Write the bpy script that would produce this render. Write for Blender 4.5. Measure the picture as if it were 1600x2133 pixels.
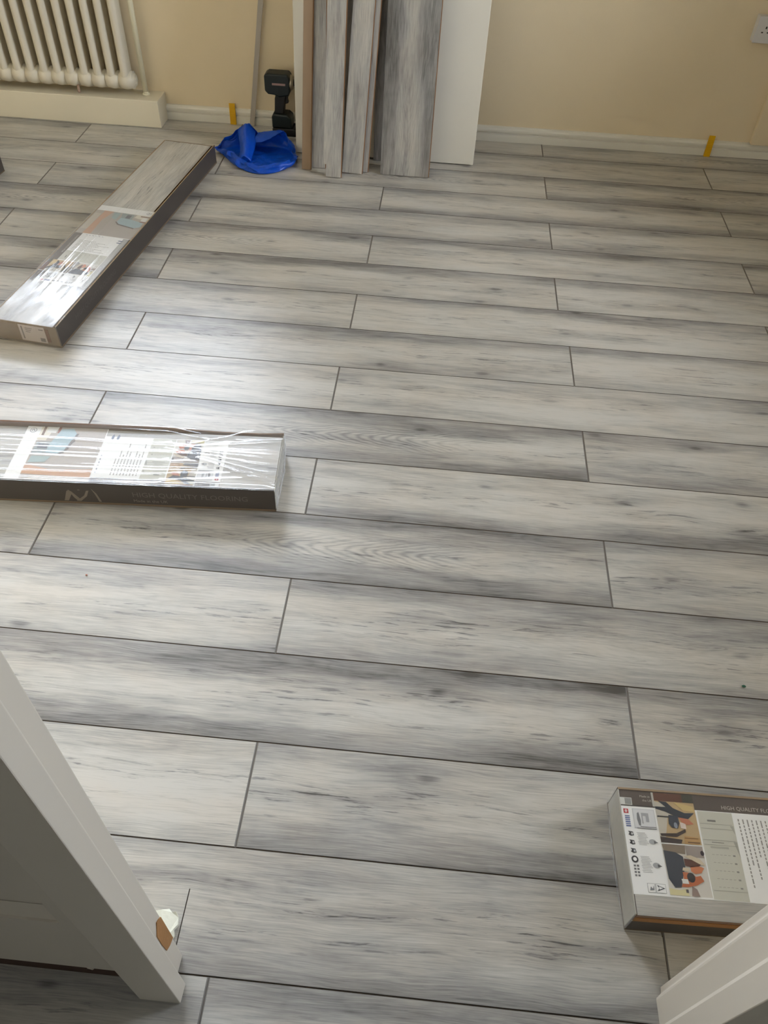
import bpy, math, random
from mathutils import Vector, Matrix, noise
from mathutils.geometry import tessellate_polygon

for o in list(bpy.data.objects):
    bpy.data.objects.remove(o, do_unlink=True)
S = bpy.context.scene
COL = S.collection
R = random.Random(7)

# ------------------------------------------------------------------ camera, sky, exposure
cd = bpy.data.cameras.new('camera')
cam = bpy.data.objects.new('camera', cd)
COL.objects.link(cam)
cd.sensor_fit = 'HORIZONTAL'
cd.sensor_width = 36.0
cd.lens = 1621.7 * 36.0 / 1600.0
cd.clip_start = 0.02
BW = 0.012                      # the back wall is this far out of line with the planks; the room is turned to face it
TURN = Matrix.Rotation(-BW, 4, 'Z')
cam.matrix_world = (TURN @ Matrix.Translation((0.2320, -1.6034, 1.3562)) @ Matrix.Rotation(0.04784, 4, 'Z')
                    @ Matrix.Rotation(0.74504, 4, 'X') @ Matrix.Rotation(0.05325, 4, 'Z'))
S.camera = cam

W = bpy.data.worlds.new('sky'); S.world = W
W.use_nodes = True
bg = W.node_tree.nodes['Background']
bg.inputs[0].default_value = (0.81, 0.885, 1.0, 1)
bg.inputs[1].default_value = 34.5

S.view_settings.view_transform = 'Standard'
S.view_settings.look = 'None'
S.view_settings.gamma = 1.0
S.view_settings.use_curve_mapping = False
S.view_settings.exposure = 0.0

def portal(name, loc, rot, sx, sy):
    l = bpy.data.lights.new(name, 'AREA'); l.shape = 'RECTANGLE'; l.size = sx; l.size_y = sy
    l.cycles.is_portal = True
    o = bpy.data.objects.new(name, l); COL.objects.link(o); o.location = loc; o.rotation_euler = rot
portal('window_portal', (-1.59, 2.02, 1.60), (-math.pi/2, 0, 0), 2.1, 1.4)
portal('window_portal', (2.92, 0.20, 1.54), (0, math.pi/2, 0), 1.15, 1.2)

# ------------------------------------------------------------------ node helpers
def newmat(name):
    m = bpy.data.materials.new(name); m.use_nodes = True
    nt = m.node_tree
    return m, nt, nt.nodes['Principled BSDF']

class NB:
    def __init__(s, nt): s.nt = nt
    def n(s, t, **kw):
        x = s.nt.nodes.new(t)
        for k, v in kw.items(): setattr(x, k, v)
        return x
    def put(s, sock, v):
        if v is None: return
        if isinstance(v, bpy.types.NodeSocket): s.nt.links.new(v, sock)
        else: sock.default_value = v
    def m(s, op, a, b=None, c=None, clamp=False):
        x = s.n('ShaderNodeMath', operation=op, use_clamp=clamp)
        for i, v in enumerate((a, b, c)): s.put(x.inputs[i], v)
        return x.outputs[0]
    def ss(s, v, lo, hi):
        x = s.n('ShaderNodeMapRange', interpolation_type='SMOOTHSTEP')
        s.put(x.inputs[0], v); x.inputs[1].default_value = lo; x.inputs[2].default_value = hi
        return x.outputs[0]
    def xyz(s, x, y, z=0.0):
        c = s.n('ShaderNodeCombineXYZ')
        for i, v in enumerate((x, y, z)): s.put(c.inputs[i], v)
        return c.outputs[0]
    def noise(s, vec, scale=1.0, detail=3.0, rough=0.55, dist=0.0):
        x = s.n('ShaderNodeTexNoise'); s.put(x.inputs['Vector'], vec)
        x.inputs['Scale'].default_value = scale; x.inputs['Detail'].default_value = detail
        x.inputs['Roughness'].default_value = rough; x.inputs['Distortion'].default_value = dist
        return x.outputs[0]
    def mix(s, f, a, b):
        x = s.n('ShaderNodeMix', data_type='RGBA'); s.put(x.inputs[0], f); s.put(x.inputs[6], a); s.put(x.inputs[7], b)
        return x.outputs[2]
    def bump(s, h, strength, dist=0.001):
        x = s.n('ShaderNodeBump'); s.put(x.inputs['Height'], h); x.inputs['Strength'].default_value = strength
        x.inputs['Distance'].default_value = dist
        return x.outputs[0]

def lin(r, g, b):
    f = lambda c: c/12.92 if c <= 0.04045 else ((c+0.055)/1.055)**2.4
    return (f(r/255), f(g/255), f(b/255), 1.0)

_plain = {}
def plain(name, rgb, rough=0.5, bumpamt=0.0, bscale=300.0, var=0.0, metal=0.0, spec=0.5):
    key = (name, rgb, rough)
    if key in _plain: return _plain[key]
    m, nt, b = newmat(name); q = NB(nt)
    col = lin(*rgb)
    tc = q.n('ShaderNodeTexCoord').outputs['Object']
    if var > 0:
        f = q.noise(tc, 6.0, 4.0)
        b_ = tuple(c*(1-var) for c in col[:3]) + (1,)
        nt.links.new(q.mix(f, col, b_), b.inputs['Base Color'])
    else:
        b.inputs['Base Color'].default_value = col
    b.inputs['Roughness'].default_value = rough
    b.inputs['Metallic'].default_value = metal
    b.inputs['Specular IOR Level'].default_value = spec
    if bumpamt > 0:
        nt.links.new(q.bump(q.noise(tc, bscale, 2.0), bumpamt), b.inputs['Normal'])
    _plain[key] = m
    return m

# laminate print: object colour carries (cathedral, far edge, near edge, tone) of each plank
def laminate(name, rough=0.36, worn=1.0):
    m, nt, b = newmat(name); q = NB(nt)
    tc = q.n('ShaderNodeTexCoord').outputs['Object']
    sp = q.n('ShaderNodeSeparateXYZ'); nt.links.new(tc, sp.inputs[0])
    x, y = sp.outputs[0], sp.outputs[1]
    oi = q.n('ShaderNodeObjectInfo')
    rnd = oi.outputs['Random']
    oc = q.n('ShaderNodeSeparateColor'); nt.links.new(oi.outputs['Color'], oc.inputs[0])
    cath, etop, ebot, tone = oc.outputs[0], oc.outputs[1], oc.outputs[2], oi.outputs['Alpha']
    X = q.m('ADD', x, q.m('MULTIPLY', rnd, 61.0))
    Y = q.m('ADD', y, q.m('MULTIPLY', rnd, 23.0))
    # slow wander of the grain
    wob = q.m('MULTIPLY', q.m('SUBTRACT', q.noise(q.xyz(q.m('MULTIPLY', X, 3.2), q.m('MULTIPLY', Y, 9.0)), 1.0, 2.0), 0.5), 0.026)
    Yw = q.m('ADD', Y, wob)
    yw = q.m('ADD', y, wob)
    fine = q.noise(q.xyz(q.m('MULTIPLY', X, 15.0), q.m('MULTIPLY', Yw, 460.0)), 1.0, 3.0, 0.6)
    mid = q.noise(q.xyz(q.m('MULTIPLY', X, 4.0), q.m('MULTIPLY', Yw, 85.0)), 1.0, 4.0, 0.62)
    broad = q.noise(q.xyz(q.m('MULTIPLY', X, 2.2), q.m('MULTIPLY', Yw, 20.0)), 1.0, 4.0, 0.6)
    blot = q.noise(q.xyz(q.m('MULTIPLY', X, 2.0), q.m('MULTIPLY', Yw, 11.0)), 1.0, 3.0, 0.6)
    cross = q.noise(q.xyz(q.m('MULTIPLY', X, 60.0), q.m('MULTIPLY', Y, 14.0)), 1.0, 2.0)
    # dark washed edges of the print
    en = q.m('MULTIPLY', q.m('SUBTRACT', broad, 0.5), 0.045)
    en2 = q.m('MULTIPLY', q.m('SUBTRACT', blot, 0.5), 0.045)
    et = q.m('MULTIPLY', q.ss(q.m('ADD', q.m('ADD', y, en), en2), 0.012, 0.100), etop)
    eb = q.m('MULTIPLY', q.ss(q.m('SUBTRACT', q.m('ADD', en, en2), y), 0.012, 0.100), ebot)
    # cathedral arches
    ay = q.m('SQRT', q.m('ADD', q.m('MULTIPLY', yw, yw), 0.00006))
    cw = q.m('MULTIPLY', q.m('SUBTRACT', q.noise(q.xyz(q.m('MULTIPLY', X, 9.0), q.m('MULTIPLY', Y, 26.0)), 1.0, 3.0), 0.5), 0.085)
    u = q.m('ADD', q.m('SUBTRACT', x, q.m('MULTIPLY', ay, 4.3)), cw)
    ring = q.m('MULTIPLY_ADD', q.m('SINE', q.m('MULTIPLY', u, 170.0)), 0.5, 0.5)
    ring = q.m('POWER', ring, 1.6)
    envx = q.m('MULTIPLY', q.ss(x, -0.24, -0.12), q.m('SUBTRACT', 1.0, q.ss(x, 0.22, 0.42)))
    envy = q.m('SUBTRACT', 1.0, q.ss(q.m('ABSOLUTE', y), 0.016, 0.054))
    arch = q.m('MULTIPLY', q.m('MULTIPLY', ring, cath), q.m('MULTIPLY', envx, envy))
    # contour figure on every plank
    cn = q.noise(q.xyz(q.m('MULTIPLY', X, 2.6), q.m('MULTIPLY', Yw, 15.0)), 1.0, 2.0, 0.5)
    fig = q.m('POWER', q.m('MULTIPLY_ADD', q.m('SINE', q.m('MULTIPLY', cn, 85.0)), 0.5, 0.5), 3.0)
    fig = q.m('MULTIPLY', fig, q.ss(blot, 0.42, 0.62))
    # cracked dark streaks mostly along the middle
    cr = q.noise(q.xyz(q.m('MULTIPLY', X, 11.0), q.m('MULTIPLY', Yw, 150.0)), 1.0, 4.0, 0.66, 0.25)
    crm = q.m('SUBTRACT', 1.0, q.ss(q.m('ABSOLUTE', q.m('ADD', y, q.m('MULTIPLY', wob, 1.6))), 0.012, 0.06))
    crack = q.m('MULTIPLY', q.ss(cr, 0.55, 0.64), q.m('MULTIPLY_ADD', crm, 0.9, 0.22))
    crack = q.m('MULTIPLY', crack, q.ss(broad, 0.42, 0.56))
    # knots
    vo = q.n('ShaderNodeTexVoronoi', voronoi_dimensions='2D')
    nt.links.new(q.xyz(q.m('MULTIPLY', X, 3.4), q.m('MULTIPLY', Yw, 9.0)), vo.inputs['Vector'])
    vo.inputs['Scale'].default_value = 1.0
    kd = q.m('ADD', vo.outputs['Distance'], q.m('MULTIPLY', q.m('SUBTRACT', mid, 0.5), 0.16))
    vr = q.n('ShaderNodeSeparateColor'); nt.links.new(vo.outputs['Color'], vr.inputs[0])
    kmask = q.ss(vr.outputs[0], 0.62, 0.70)
    knot = q.m('MULTIPLY', q.m('SUBTRACT', 1.0, q.ss(kd, 0.01, 0.09)), kmask)
    halo = q.m('MULTIPLY', q.m('SUBTRACT', 1.0, q.ss(kd, 0.05, 0.36)), kmask)
    d = q.m('MULTIPLY', et, 0.56)
    d = q.m('MAXIMUM', d, q.m('MULTIPLY', eb, 0.56))
    d = q.m('ADD', d, q.m('MULTIPLY', q.ss(blot, 0.36, 0.72), 0.22))
    d = q.m('ADD', d, q.m('MULTIPLY', q.ss(broad, 0.38, 0.74), 0.22))
    d = q.m('ADD', d, q.m('MULTIPLY', q.m('SUBTRACT', mid, 0.5), 0.46*(0.4+0.6*worn)))
    d = q.m('ADD', d, q.m('MULTIPLY', q.m('SUBTRACT', fine, 0.5), 0.85))
    d = q.m('ADD', d, q.m('MULTIPLY', q.m('SUBTRACT', cross, 0.5), 0.06))
    d = q.m('ADD', d, q.m('MULTIPLY', arch, 0.27))
    d = q.m('ADD', d, q.m('MULTIPLY', fig, 0.07))
    d = q.m('ADD', d, q.m('MULTIPLY', crack, 0.46*worn))
    d = q.m('ADD', d, q.m('MULTIPLY', halo, 0.10))
    d = q.m('ADD', d, q.m('MULTIPLY', knot, 0.34*worn))
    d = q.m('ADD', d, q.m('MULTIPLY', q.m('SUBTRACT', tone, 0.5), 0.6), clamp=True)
    cr_ = q.n('ShaderNodeValToRGB'); nt.links.new(d, cr_.inputs[0])
    e = cr_.color_ramp.elements
    e[0].position = 0.0; e[0].color = lin(200, 196, 188)
    e[1].position = 1.0; e[1].color = lin(80, 77, 73)
    for pos, c in ((0.22, lin(182, 179, 171)), (0.48, lin(154, 151, 147)), (0.74, lin(122, 120, 118))):
        k = e.new(pos); k.color = c
    # a faint warm or cool cast that wanders through the print
    cast = q.noise(q.xyz(q.m('MULTIPLY', X, 5.0), q.m('MULTIPLY', Y, 11.0)), 1.0, 2.0)
    c2 = q.n('ShaderNodeMix', data_type='RGBA', blend_type='MULTIPLY'); c2.inputs[0].default_value = 1.0
    nt.links.new(cr_.outputs[0], c2.inputs[6])
    nt.links.new(q.mix(q.ss(cast, 0.35, 0.65), (1.0, 0.975, 0.95, 1), (0.975, 0.982, 0.99, 1)), c2.inputs[7])
    nt.links.new(c2.outputs[2], b.inputs['Base Color'])
    nt.links.new(q.m('MULTIPLY_ADD', mid, 0.14, rough - 0.07), b.inputs['Roughness'])
    b.inputs['Specular IOR Level'].default_value = 0.75
    h = q.m('ADD', q.m('MULTIPLY', fine, -0.5), q.m('MULTIPLY', crack, -0.8))
    nt.links.new(q.bump(h, 0.22, 0.0004), b.inputs['Normal'])
    return m

M_LAM = laminate('grey_oak_laminate', 0.40)
M_LAM2 = laminate('offcut_laminate', 0.42, 0.25)
M_LONG = plain('pressed_long_edge', (74, 67, 60), 0.6)
M_ENDJ = plain('pressed_end_edge', (116, 112, 106), 0.55)
M_CORE = plain('fibreboard_core', (152, 112, 76), 0.85, 0.3, 900, 0.25)
M_BACK = plain('brown_backing', (158, 134, 110), 0.8, 0.1, 500, 0.15)
M_WALL = plain('cream_wall_paint', (230, 213, 181), 0.75, 0.25, 160, 0.05, spec=0.3)
M_WHITE = plain('white_gloss_paint', (226, 222, 210), 0.38, 0.05, 60, 0.05)
M_JAMB = plain('white_satin_paint', (214, 206, 192), 0.42, 0.06, 40, 0.06)
M_CREAM = plain('cream_white_paint', (226, 217, 194), 0.45, 0.08, 60, 0.06)
M_CEIL = plain('white_ceiling_paint', (235, 233, 226), 0.9, spec=0.2)
M_DOOR = plain('white_primer', (224, 219, 206), 0.6, 0.08, 500, 0.05)
M_RAD = plain('radiator_enamel', (219, 211, 192), 0.4, 0.25, 90, 0.10)
M_PIPE = plain('painted_pipe', (224, 218, 192), 0.4)
M_DARKCARD = plain('dark_printed_card', (74, 67, 62), 0.5, 0.05, 200, 0.12)
M_BROWNCARD = plain('brown_card', (122, 84, 56), 0.85, 0.2, 400, 0.2)
M_BASECARD = plain('card_base', (112, 96, 78), 0.85)
M_LIPCARD = plain('card_edge', (156, 132, 102), 0.85)
M_GREYEND = plain('pale_end_wrap', (178, 174, 162), 0.35, 0.6, 60, 0.15)
M_KHAKI = plain('khaki_card', (134, 114, 88), 0.7, 0.1, 200, 0.2)
M_UNDER = plain('underlay', (60, 58, 54), 0.9)
M_GROUND = plain('outdoor_paving', (120, 118, 108), 0.9)

# ------------------------------------------------------------------ mesh helpers
class MB:
    def __init__(s): s.v = []; s.f = []; s.mi = []; s.sm = []
    def face(s, idx, mi=0, smooth=False): s.f.append(tuple(idx)); s.mi.append(mi); s.sm.append(smooth)
    def box(s, x0, x1, y0, y1, z0, z1, mi=0):
        b = len(s.v)
        for z in (z0, z1):
            s.v += [(x0, y0, z), (x1, y0, z), (x1, y1, z), (x0, y1, z)]
        for q in ((3, 2, 1, 0), (4, 5, 6, 7), (0, 1, 5, 4), (1, 2, 6, 5), (2, 3, 7, 6), (3, 0, 4, 7)):
            s.face([b+i for i in q], mi)
        return s
    def prism(s, pts, z0, z1, mi=0, axis='z', smooth=False):
        # pts counter-clockwise in the plane across the axis
        b = len(s.v); n = len(pts)
        def P(p, t):
            return {'z': (p[0], p[1], t), 'x': (t, p[0], p[1]), 'y': (p[0], t, p[1])}[axis]
        s.v += [P(p, z0) for p in pts] + [P(p, z1) for p in pts]
        fl = axis == 'y'
        cap = lambda L: L[::-1] if fl else L
        s.face(cap([b+i for i in range(n)][::-1]), mi); s.face(cap([b+n+i for i in range(n)]), mi)
        for i in range(n):
            j = (i+1) % n
            s.face(cap([b+i, b+j, b+n+j, b+n+i]), mi, smooth)
        return s
    def cyl(s, p0, p1, r0, r1=None, seg=16, mi=0, caps=True):
        r1 = r0 if r1 is None else r1
        p0, p1 = Vector(p0), Vector(p1); d = (p1-p0).normalized()
        a = d.orthogonal().normalized(); c = d.cross(a); b = len(s.v)
        for p, r in ((p0, r0), (p1, r1)):
            for i in range(seg):
                t = 2*math.pi*i/seg
                s.v.append(tuple(p + a*(r*math.cos(t)) + c*(r*math.sin(t))))
        for i in range(seg):
            j = (i+1) % seg
            s.face((b+i, b+j, b+seg+j, b+seg+i), mi, True)
        if caps:
            s.face([b+i for i in range(seg)][::-1], mi); s.face([b+seg+i for i in range(seg)], mi)
        return s
    def grid(s, fn, nu, nv, mi=0, smooth=True, closed=False):
        b = len(s.v)
        for i in range(nu+1):
            for j in range(nv + (0 if closed else 1)):
                s.v.append(tuple(fn(i/nu, j/nv)))
        w = nv if closed else nv+1
        for i in range(nu):
            for j in range(nv):
                k = (j+1) % w if closed else j+1
                s.face((b+i*w+j, b+(i+1)*w+j, b+(i+1)*w+k, b+i*w+k), mi, smooth)
        return s
    def ball(s, c, r, seg=14, mi=0, sq=(1, 1, 1)):
        def fn(u, v):
            th, ph = math.pi*u, 2*math.pi*v
            return (c[0]+r*sq[0]*math.sin(th)*math.cos(ph), c[1]+r*sq[1]*math.sin(th)*math.sin(ph), c[2]+r*sq[2]*math.cos(th))
        return s.grid(fn, seg//2+1, seg, mi, True, True)
    def mesh(s, name, mats):
        me = bpy.data.meshes.new(name); me.from_pydata(s.v, [], s.f)
        for m in (mats if isinstance(mats, (list, tuple)) else [mats]): me.materials.append(m)
        me.polygons.foreach_set('material_index', s.mi); me.polygons.foreach_set('use_smooth', s.sm)
        me.update()
        return me
    def build(s, name, mats, parent=None, bevel=0.0, seg=2):
        o = link(name, s.mesh(name, mats), parent)
        if bevel:
            bv = o.modifiers.new('bevel', 'BEVEL'); bv.width = bevel; bv.segments = seg; bv.limit_method = 'ANGLE'
            bv.angle_limit = math.radians(40)
        return o

def link(name, data, parent=None):
    o = bpy.data.objects.new(name, data); COL.objects.link(o)
    if parent is not None: o.parent = parent
    return o
def thing(name, label, cat, loc=(0, 0, 0), rotz=0.0, group=None):
    o = bpy.data.objects.new(name, None); COL.objects.link(o); o.empty_display_size = 0.05
    o.location = loc; o.rotation_euler = (0, 0, rotz)
    return tag(o, label, cat, group)
def tag(o, label, cat, group=None):
    o['label'] = label; o['category'] = cat
    if group: o['group'] = group
    return o
def struct(o, label=None, cat=None):
    o['kind'] = 'structure'
    if label: o['label'] = label
    if cat: o['category'] = cat
    return o

def text_polys(body, size):
    cu = bpy.data.curves.new('lettering', 'FONT'); cu.body = body; cu.size = size; cu.resolution_u = 2
    t = bpy.data.objects.new('lettering', cu); COL.objects.link(t)
    dg = bpy.context.evaluated_depsgraph_get()
    me = bpy.data.meshes.new_from_object(t.evaluated_get(dg))
    vs = [tuple(v.co) for v in me.vertices]; fs = [tuple(p.vertices) for p in me.polygons]
    bpy.data.objects.remove(t); bpy.data.meshes.remove(me); bpy.data.curves.remove(cu)
    return vs, fs

# ------------------------------------------------------------------ floor: planks one by one
PW = 0.19161; PL = 1.285; OFFR = 0.66502
OFF = {-8: -0.0088, -7: 0.030, -6: -0.0102, -5: 0.0277, -4: -0.0121, -3: 0.0215, -2: -0.0115, -1: 0.0053, 0: -0.0027,
       1: -0.0002, 2: 0.0049, 3: -0.0219, 4: 0.0171, 5: -0.0177, 6: 0.0232, 7: -0.0149, 8: 0.03, 9: -0.01}
LONGC, ENDC, TH = 0.0011, 0.0022, 0.008

def rect_plank(x0, x1, y0, y1, th=TH, longc=LONGC, endc=ENDC, dz=0.0012, mb=None):
    """chamfered plank, top at z=0; slots: 0 print, 1 long edge, 2 end edge, 3 core"""
    mb = mb or MB(); b = len(mb.v); g = 0.00025
    x0 += g; x1 -= g; y0 += g; y1 -= g
    mb.v += [(x0, y0, -th), (x1, y0, -th), (x1, y1, -th), (x0, y1, -th),
             (x0, y0, -dz), (x1, y0, -dz), (x1, y1, -dz), (x0, y1, -dz),
             (x0+endc, y0+longc, 0), (x1-endc, y0+longc, 0), (x1-endc, y1-longc, 0), (x0+endc, y1-longc, 0)]
    for q, mi in (((3, 2, 1, 0), 3), ((0, 1, 5, 4), 3), ((1, 2, 6, 5), 3), ((2, 3, 7, 6), 3), ((3, 0, 4, 7), 3),
                  ((4, 5, 9, 8), 1), ((5, 6, 10, 9), 2), ((6, 7, 11, 10), 1), ((7, 4, 8, 11), 2), ((8, 9, 10, 11), 0)):
        mb.face([b+i for i in q], mi)
    return mb
LAMS = [M_LAM, M_LONG, M_ENDJ, M_CORE]

floor = link('floor', MB().box(-3.3, 2.85, -3.1, 1.92, -0.03, -0.0082).mesh('floor', M_UNDER))
struct(floor)
# look of single planks, read off the photograph: (row, column) -> (cathedral, far edge dark, near edge dark, tone)
LOOK = {(-1, 0): (1.0, 0.9, 0.7, .56), (-3, 0): (1.0, 0.8, 1.0, .60), (-2, 1): (0, .15, .9, .42), (-2, 0): (0, .3, .2, .5),
        (0, 1): (0, .5, .3, .40), (0, 0): (0, .2, .3, .45), (-4, 1): (0.2, .8, .5, .50), (-4, 0): (0, .5, .3, .45),
        (-5, 0): (0, .9, .95, .54), (-5, 1): (0, .8, .3, .52), (-6, 1): (0, .4, .9, .53), (-6, 0): (0, .3, .2, .40),
        (-7, 0): (0, .35, .8, .54), (-8, 1): (0, .6, .4, .55), (1, 0): (0.15, .9, .4, .54), (2, 1): (0, .8, .1, .42),
        (3, 0): (0, .9, .25, .50), (4, 1): (0, 1.0, .1, .48), (5, 0): (0, .7, .6, .52), (1, 1): (0, .6, .3, .45),
        (-8, 0): (0, .2, .2, .50), (-9, 0): (0, .2, .2, .5), (-9, 1): (0, .3, .3, .5), (3, 1): (0, .8, .2, .48), (-3, 1): (0, .5, .5, .55), (-1, 1): (0, .6, .5, .50), (2, 0): (0, .7, .5, .48)}
_cache = {}
def put_plank(x0, x1, y0, y1, cx, look):
    key = (round(x0-cx, 4), round(x1-cx, 4), round(y1-y0, 4))
    if key not in _cache:
        w = (y1-y0)/2
        _cache[key] = rect_plank(x0-cx, x1-cx, -w, w).mesh('plank', LAMS)
    o = link('plank', _cache[key], floor); o.location = (cx, (y0+y1)/2, 0); o.color = look
    return o
for r in range(-14, 10):
    y0, y1 = r*PW, (r+1)*PW
    base = (0.0 if r % 2 == 0 else OFFR) + OFF.get(r, 0.012*((r*7) % 5 - 2))
    y1 = min(y1, 1.858)
    if y1 - y0 < 0.02: continue
    for k in range(-3, 4):
        x0, x1 = base + (k-1)*PL, base + k*PL
        cx = (x0+x1)/2
        x0, x1 = max(x0, -3.2), min(x1, 2.75)
        if r < -7: x0, x1 = max(x0, -1.3), min(x1, 1.75)
        if x1 - x0 < 0.05: continue
        look = LOOK.get((r, k), (1.0 if R.random() < 0.12 else 0.0, R.uniform(.3, 1), R.uniform(.1, .9), R.uniform(.44, .57)))
        if r == -7 and k == 0:
            # one board notched and saw cut round the door jamb
            mb = MB(); cy = (y0+y1)/2; xc = -0.0693
            rect_plank(xc-cx, x1-cx, y0-cy, -1.218-cy, longc=0.0011, endc=0.0008, mb=mb)
            rect_plank(x0-cx, xc-cx, y0-cy, -1.218-cy, endc=0.0007, mb=mb)
            rect_plank(x0-cx, x1-cx, -1.218-cy, y1-cy, mb=mb)
            # close the chamfers along the notch line so that the board runs through
            mb.v += [(x0-cx, -1.218-cy-0.003, -0.00005), (x1-cx-0.002, -1.218-cy-0.003, -0.00005),
                     (x1-cx-0.002, -1.218-cy+0.003, -0.00005), (x0-cx, -1.218-cy+0.003, -0.00005)]
            n = len(mb.v); mb.face((n-4, n-3, n-2, n-1), 0)
            o = link('plank', mb.mesh('plank', LAMS), floor); o.location = (cx, cy, 0); o.color = look
        else:
            put_plank(x0, x1, y0, y1, cx, look)

# ------------------------------------------------------------------ room shell
def wall_with_hole(name, along, a0, a1, t0, t1, h, hole, mat):
    """wall slab along x or y with one opening (a,b,z0,z1)"""
    ha, hb, z0, z1 = hole; mb = MB()
    def bx(p, q, za, zb):
        if along == 'x': mb.box(p, q, t0, t1, za, zb)
        else: mb.box(t0, t1, p, q, za, zb)
    bx(a0, ha, 0, h); bx(hb, a1, 0, h)
    if z0 > 0: bx(ha, hb, 0, z0)
    bx(ha, hb, z1, h)
    return struct(mb.build(name, mat))
RH = 2.45
YW = 1.842
wb = wall_with_hole('wall_back', 'x', -3.3, 2.9, 0.016, 0.256, RH, (-2.62, -0.60, 0.94, 2.26), M_WALL)
wb.location = (0, YW, 0); wb.rotation_euler = (0, 0, BW)
wall_with_hole('wall_right', 'y', -1.36, 2.05, 2.75, 2.98, RH, (-0.34, 0.78, 1.0, 2.08), M_WALL)
struct(MB().box(-3.45, -3.2, -1.36, 2.05, 0, RH).build('wall_left', M_WALL))
wf = MB()
wf.box(-3.2, -1.02, -1.36, -1.318, 0, RH); wf.box(0.735, 2.75, -1.375, -1.30, 0, RH)
wf.box(-1.02, 0.735, -1.36, -1.318, 2.05, RH)
struct(wf.build('wall_front', M_WALL))
struct(MB().box(-3.45, 2.98, -3.1, 2.06, RH, RH+0.1).build('ceiling', M_CEIL))
M_HALL = plain('white_hall_paint', (222, 222, 216), 0.8, spec=0.3)
hl_ = bpy.data.lights.new('hall_fill', 'AREA'); hl_.energy = 2.6; hl_.size = 0.3; hl_.color = (1.0, 0.98, 0.95)  # unseen fill light added to brighten the hall, not a known fitting
ho = bpy.data.objects.new('hall_fill', hl_); COL.objects.link(ho); ho.location = (-0.3, -2.4, 2.42)
hw = MB(); hw.box(-1.42, -1.3, -3.0, -1.36, 0, RH); hw.box(1.75, 1.87, -3.0, -1.375, 0, RH)
hw.box(-1.42, 1.87, -3.1, -3.0, 0, RH)
struct(hw.build('wall_hall', M_HALL))
gr = struct(MB().box(-40, 40, -40, 40, -0.9, -0.8).build('ground', M_GROUND))

def glass_mat():
    m, nt, b = newmat('window_glass'); q = NB(nt); nt.nodes.remove(b)
    t = q.n('ShaderNodeBsdfTransparent'); g = q.n('ShaderNodeBsdfGlossy'); g.inputs['Roughness'].default_value = 0.01
    fr = q.n('ShaderNodeFresnel'); mx = q.n('ShaderNodeMixShader')
    nt.links.new(fr.outputs[0], mx.inputs[0]); nt.links.new(t.outputs[0], mx.inputs[1]); nt.links.new(g.outputs[0], mx.inputs[2])
    nt.links.new(mx.outputs[0], nt.nodes['Material Output'].inputs[0])
    return m
M_GLASS = glass_mat()
M_UPVC = plain('white_window_plastic', (236, 236, 232), 0.3)
def window(name, loc, rz, w, h, sill):
    r = bpy.data.objects.new(name, None); COL.objects.link(r); r.location = loc; r.rotation_euler = (0, 0, rz); struct(r)
    f = MB(); t = 0.055
    for a, b, c, d in ((-w/2, w/2, 0, t), (-w/2, w/2, h-t, h), (-w/2, -w/2+t, t, h-t), (w/2-t, w/2, t, h-t), (-t/2, t/2, t, h-t)):
        f.box(a, b, -0.035, 0.035, c, d)
    f.build('frame', M_UPVC, r)
    for s in (-1, 1):
        MB().box(min(s*t/2, s*(w/2-t)), max(s*t/2, s*(w/2-t)), -0.004, 0.004, t, h-t).build('pane', M_GLASS, r)
    MB().box(-w/2-0.03, w/2+0.03, -sill, -0.035, -0.03, 0.0).build('sill', M_UPVC, r)
window('window_1', (-1.61, 1.972, 0.945), BW, 2.01, 1.31, 0.2)
window('window_2', (2.88, 0.22, 1.005), -math.pi/2, 1.12, 1.07, 0.2)

# skirting along the back wall: flat board, groove, rounded bead
sk = [(0.016, 0.0), (0.0, 0.0), (0.0, 0.029), (0.007, 0.031), (0.007, 0.036), (0.001, 0.0385), (0.001, 0.047),
      (0.004, 0.054), (0.010, 0.058), (0.016, 0.059)]
sk = sk[::-1]
def skirting(name, x0, x1):
    o = struct(MB().prism(sk, x0, x1, axis='x').build(name, M_WHITE)); o.location = (0, YW, 0); o.rotation_euler = (0, 0, BW)
skirting('baseboard_back', -0.955, 2.74)
struct(MB().box(2.735, 2.75, -1.30, 1.84, 0, 0.058).build('baseboard_right', M_WHITE))
struct(MB().box(-3.2, -3.185, -1.318, 1.73, 0, 0.058).build('baseboard_left', M_WHITE))
# boxing for the pipes under the radiator
struct(MB().box(-3.185, -0.955, 1.733, 1.855, 0, 0.1065).build('trim_1', M_CREAM, bevel=0.002),
       'cream painted pipe boxing along the wall under the radiator', 'boxing')

# ------------------------------------------------------------------ door frame
def frame_post(name, pts, z1):
    return struct(MB().prism(pts, 0.0005, z1).build(name, M_JAMB, bevel=0.0014))
lp = frame_post('trim_2', [(-0.104, -1.38), (-0.042, -1.38), (-0.041, -1.354), (-0.0565, -1.343), (-0.0555, -1.3165), (-0.104, -1.3165)], 2.05)
struct(lp, 'white left door jamb with broken brown timber near its foot', 'door frame')
rp = frame_post('trim_3', [(0.6665, -1.382), (0.735, -1.382), (0.735, -1.290), (0.6795, -1.290), (0.6788, -1.299), (0.6708, -1.306), (0.6702, -1.309), (0.6705, -1.343), (0.6665, -1.349)], 2.05)
struct(rp, 'white right door jamb in the bottom right corner', 'door frame')
struct(MB().box(-0.104, 0.735, -1.38, -1.3, 2.05, 2.11).build('trim_4', M_JAMB))
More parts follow.
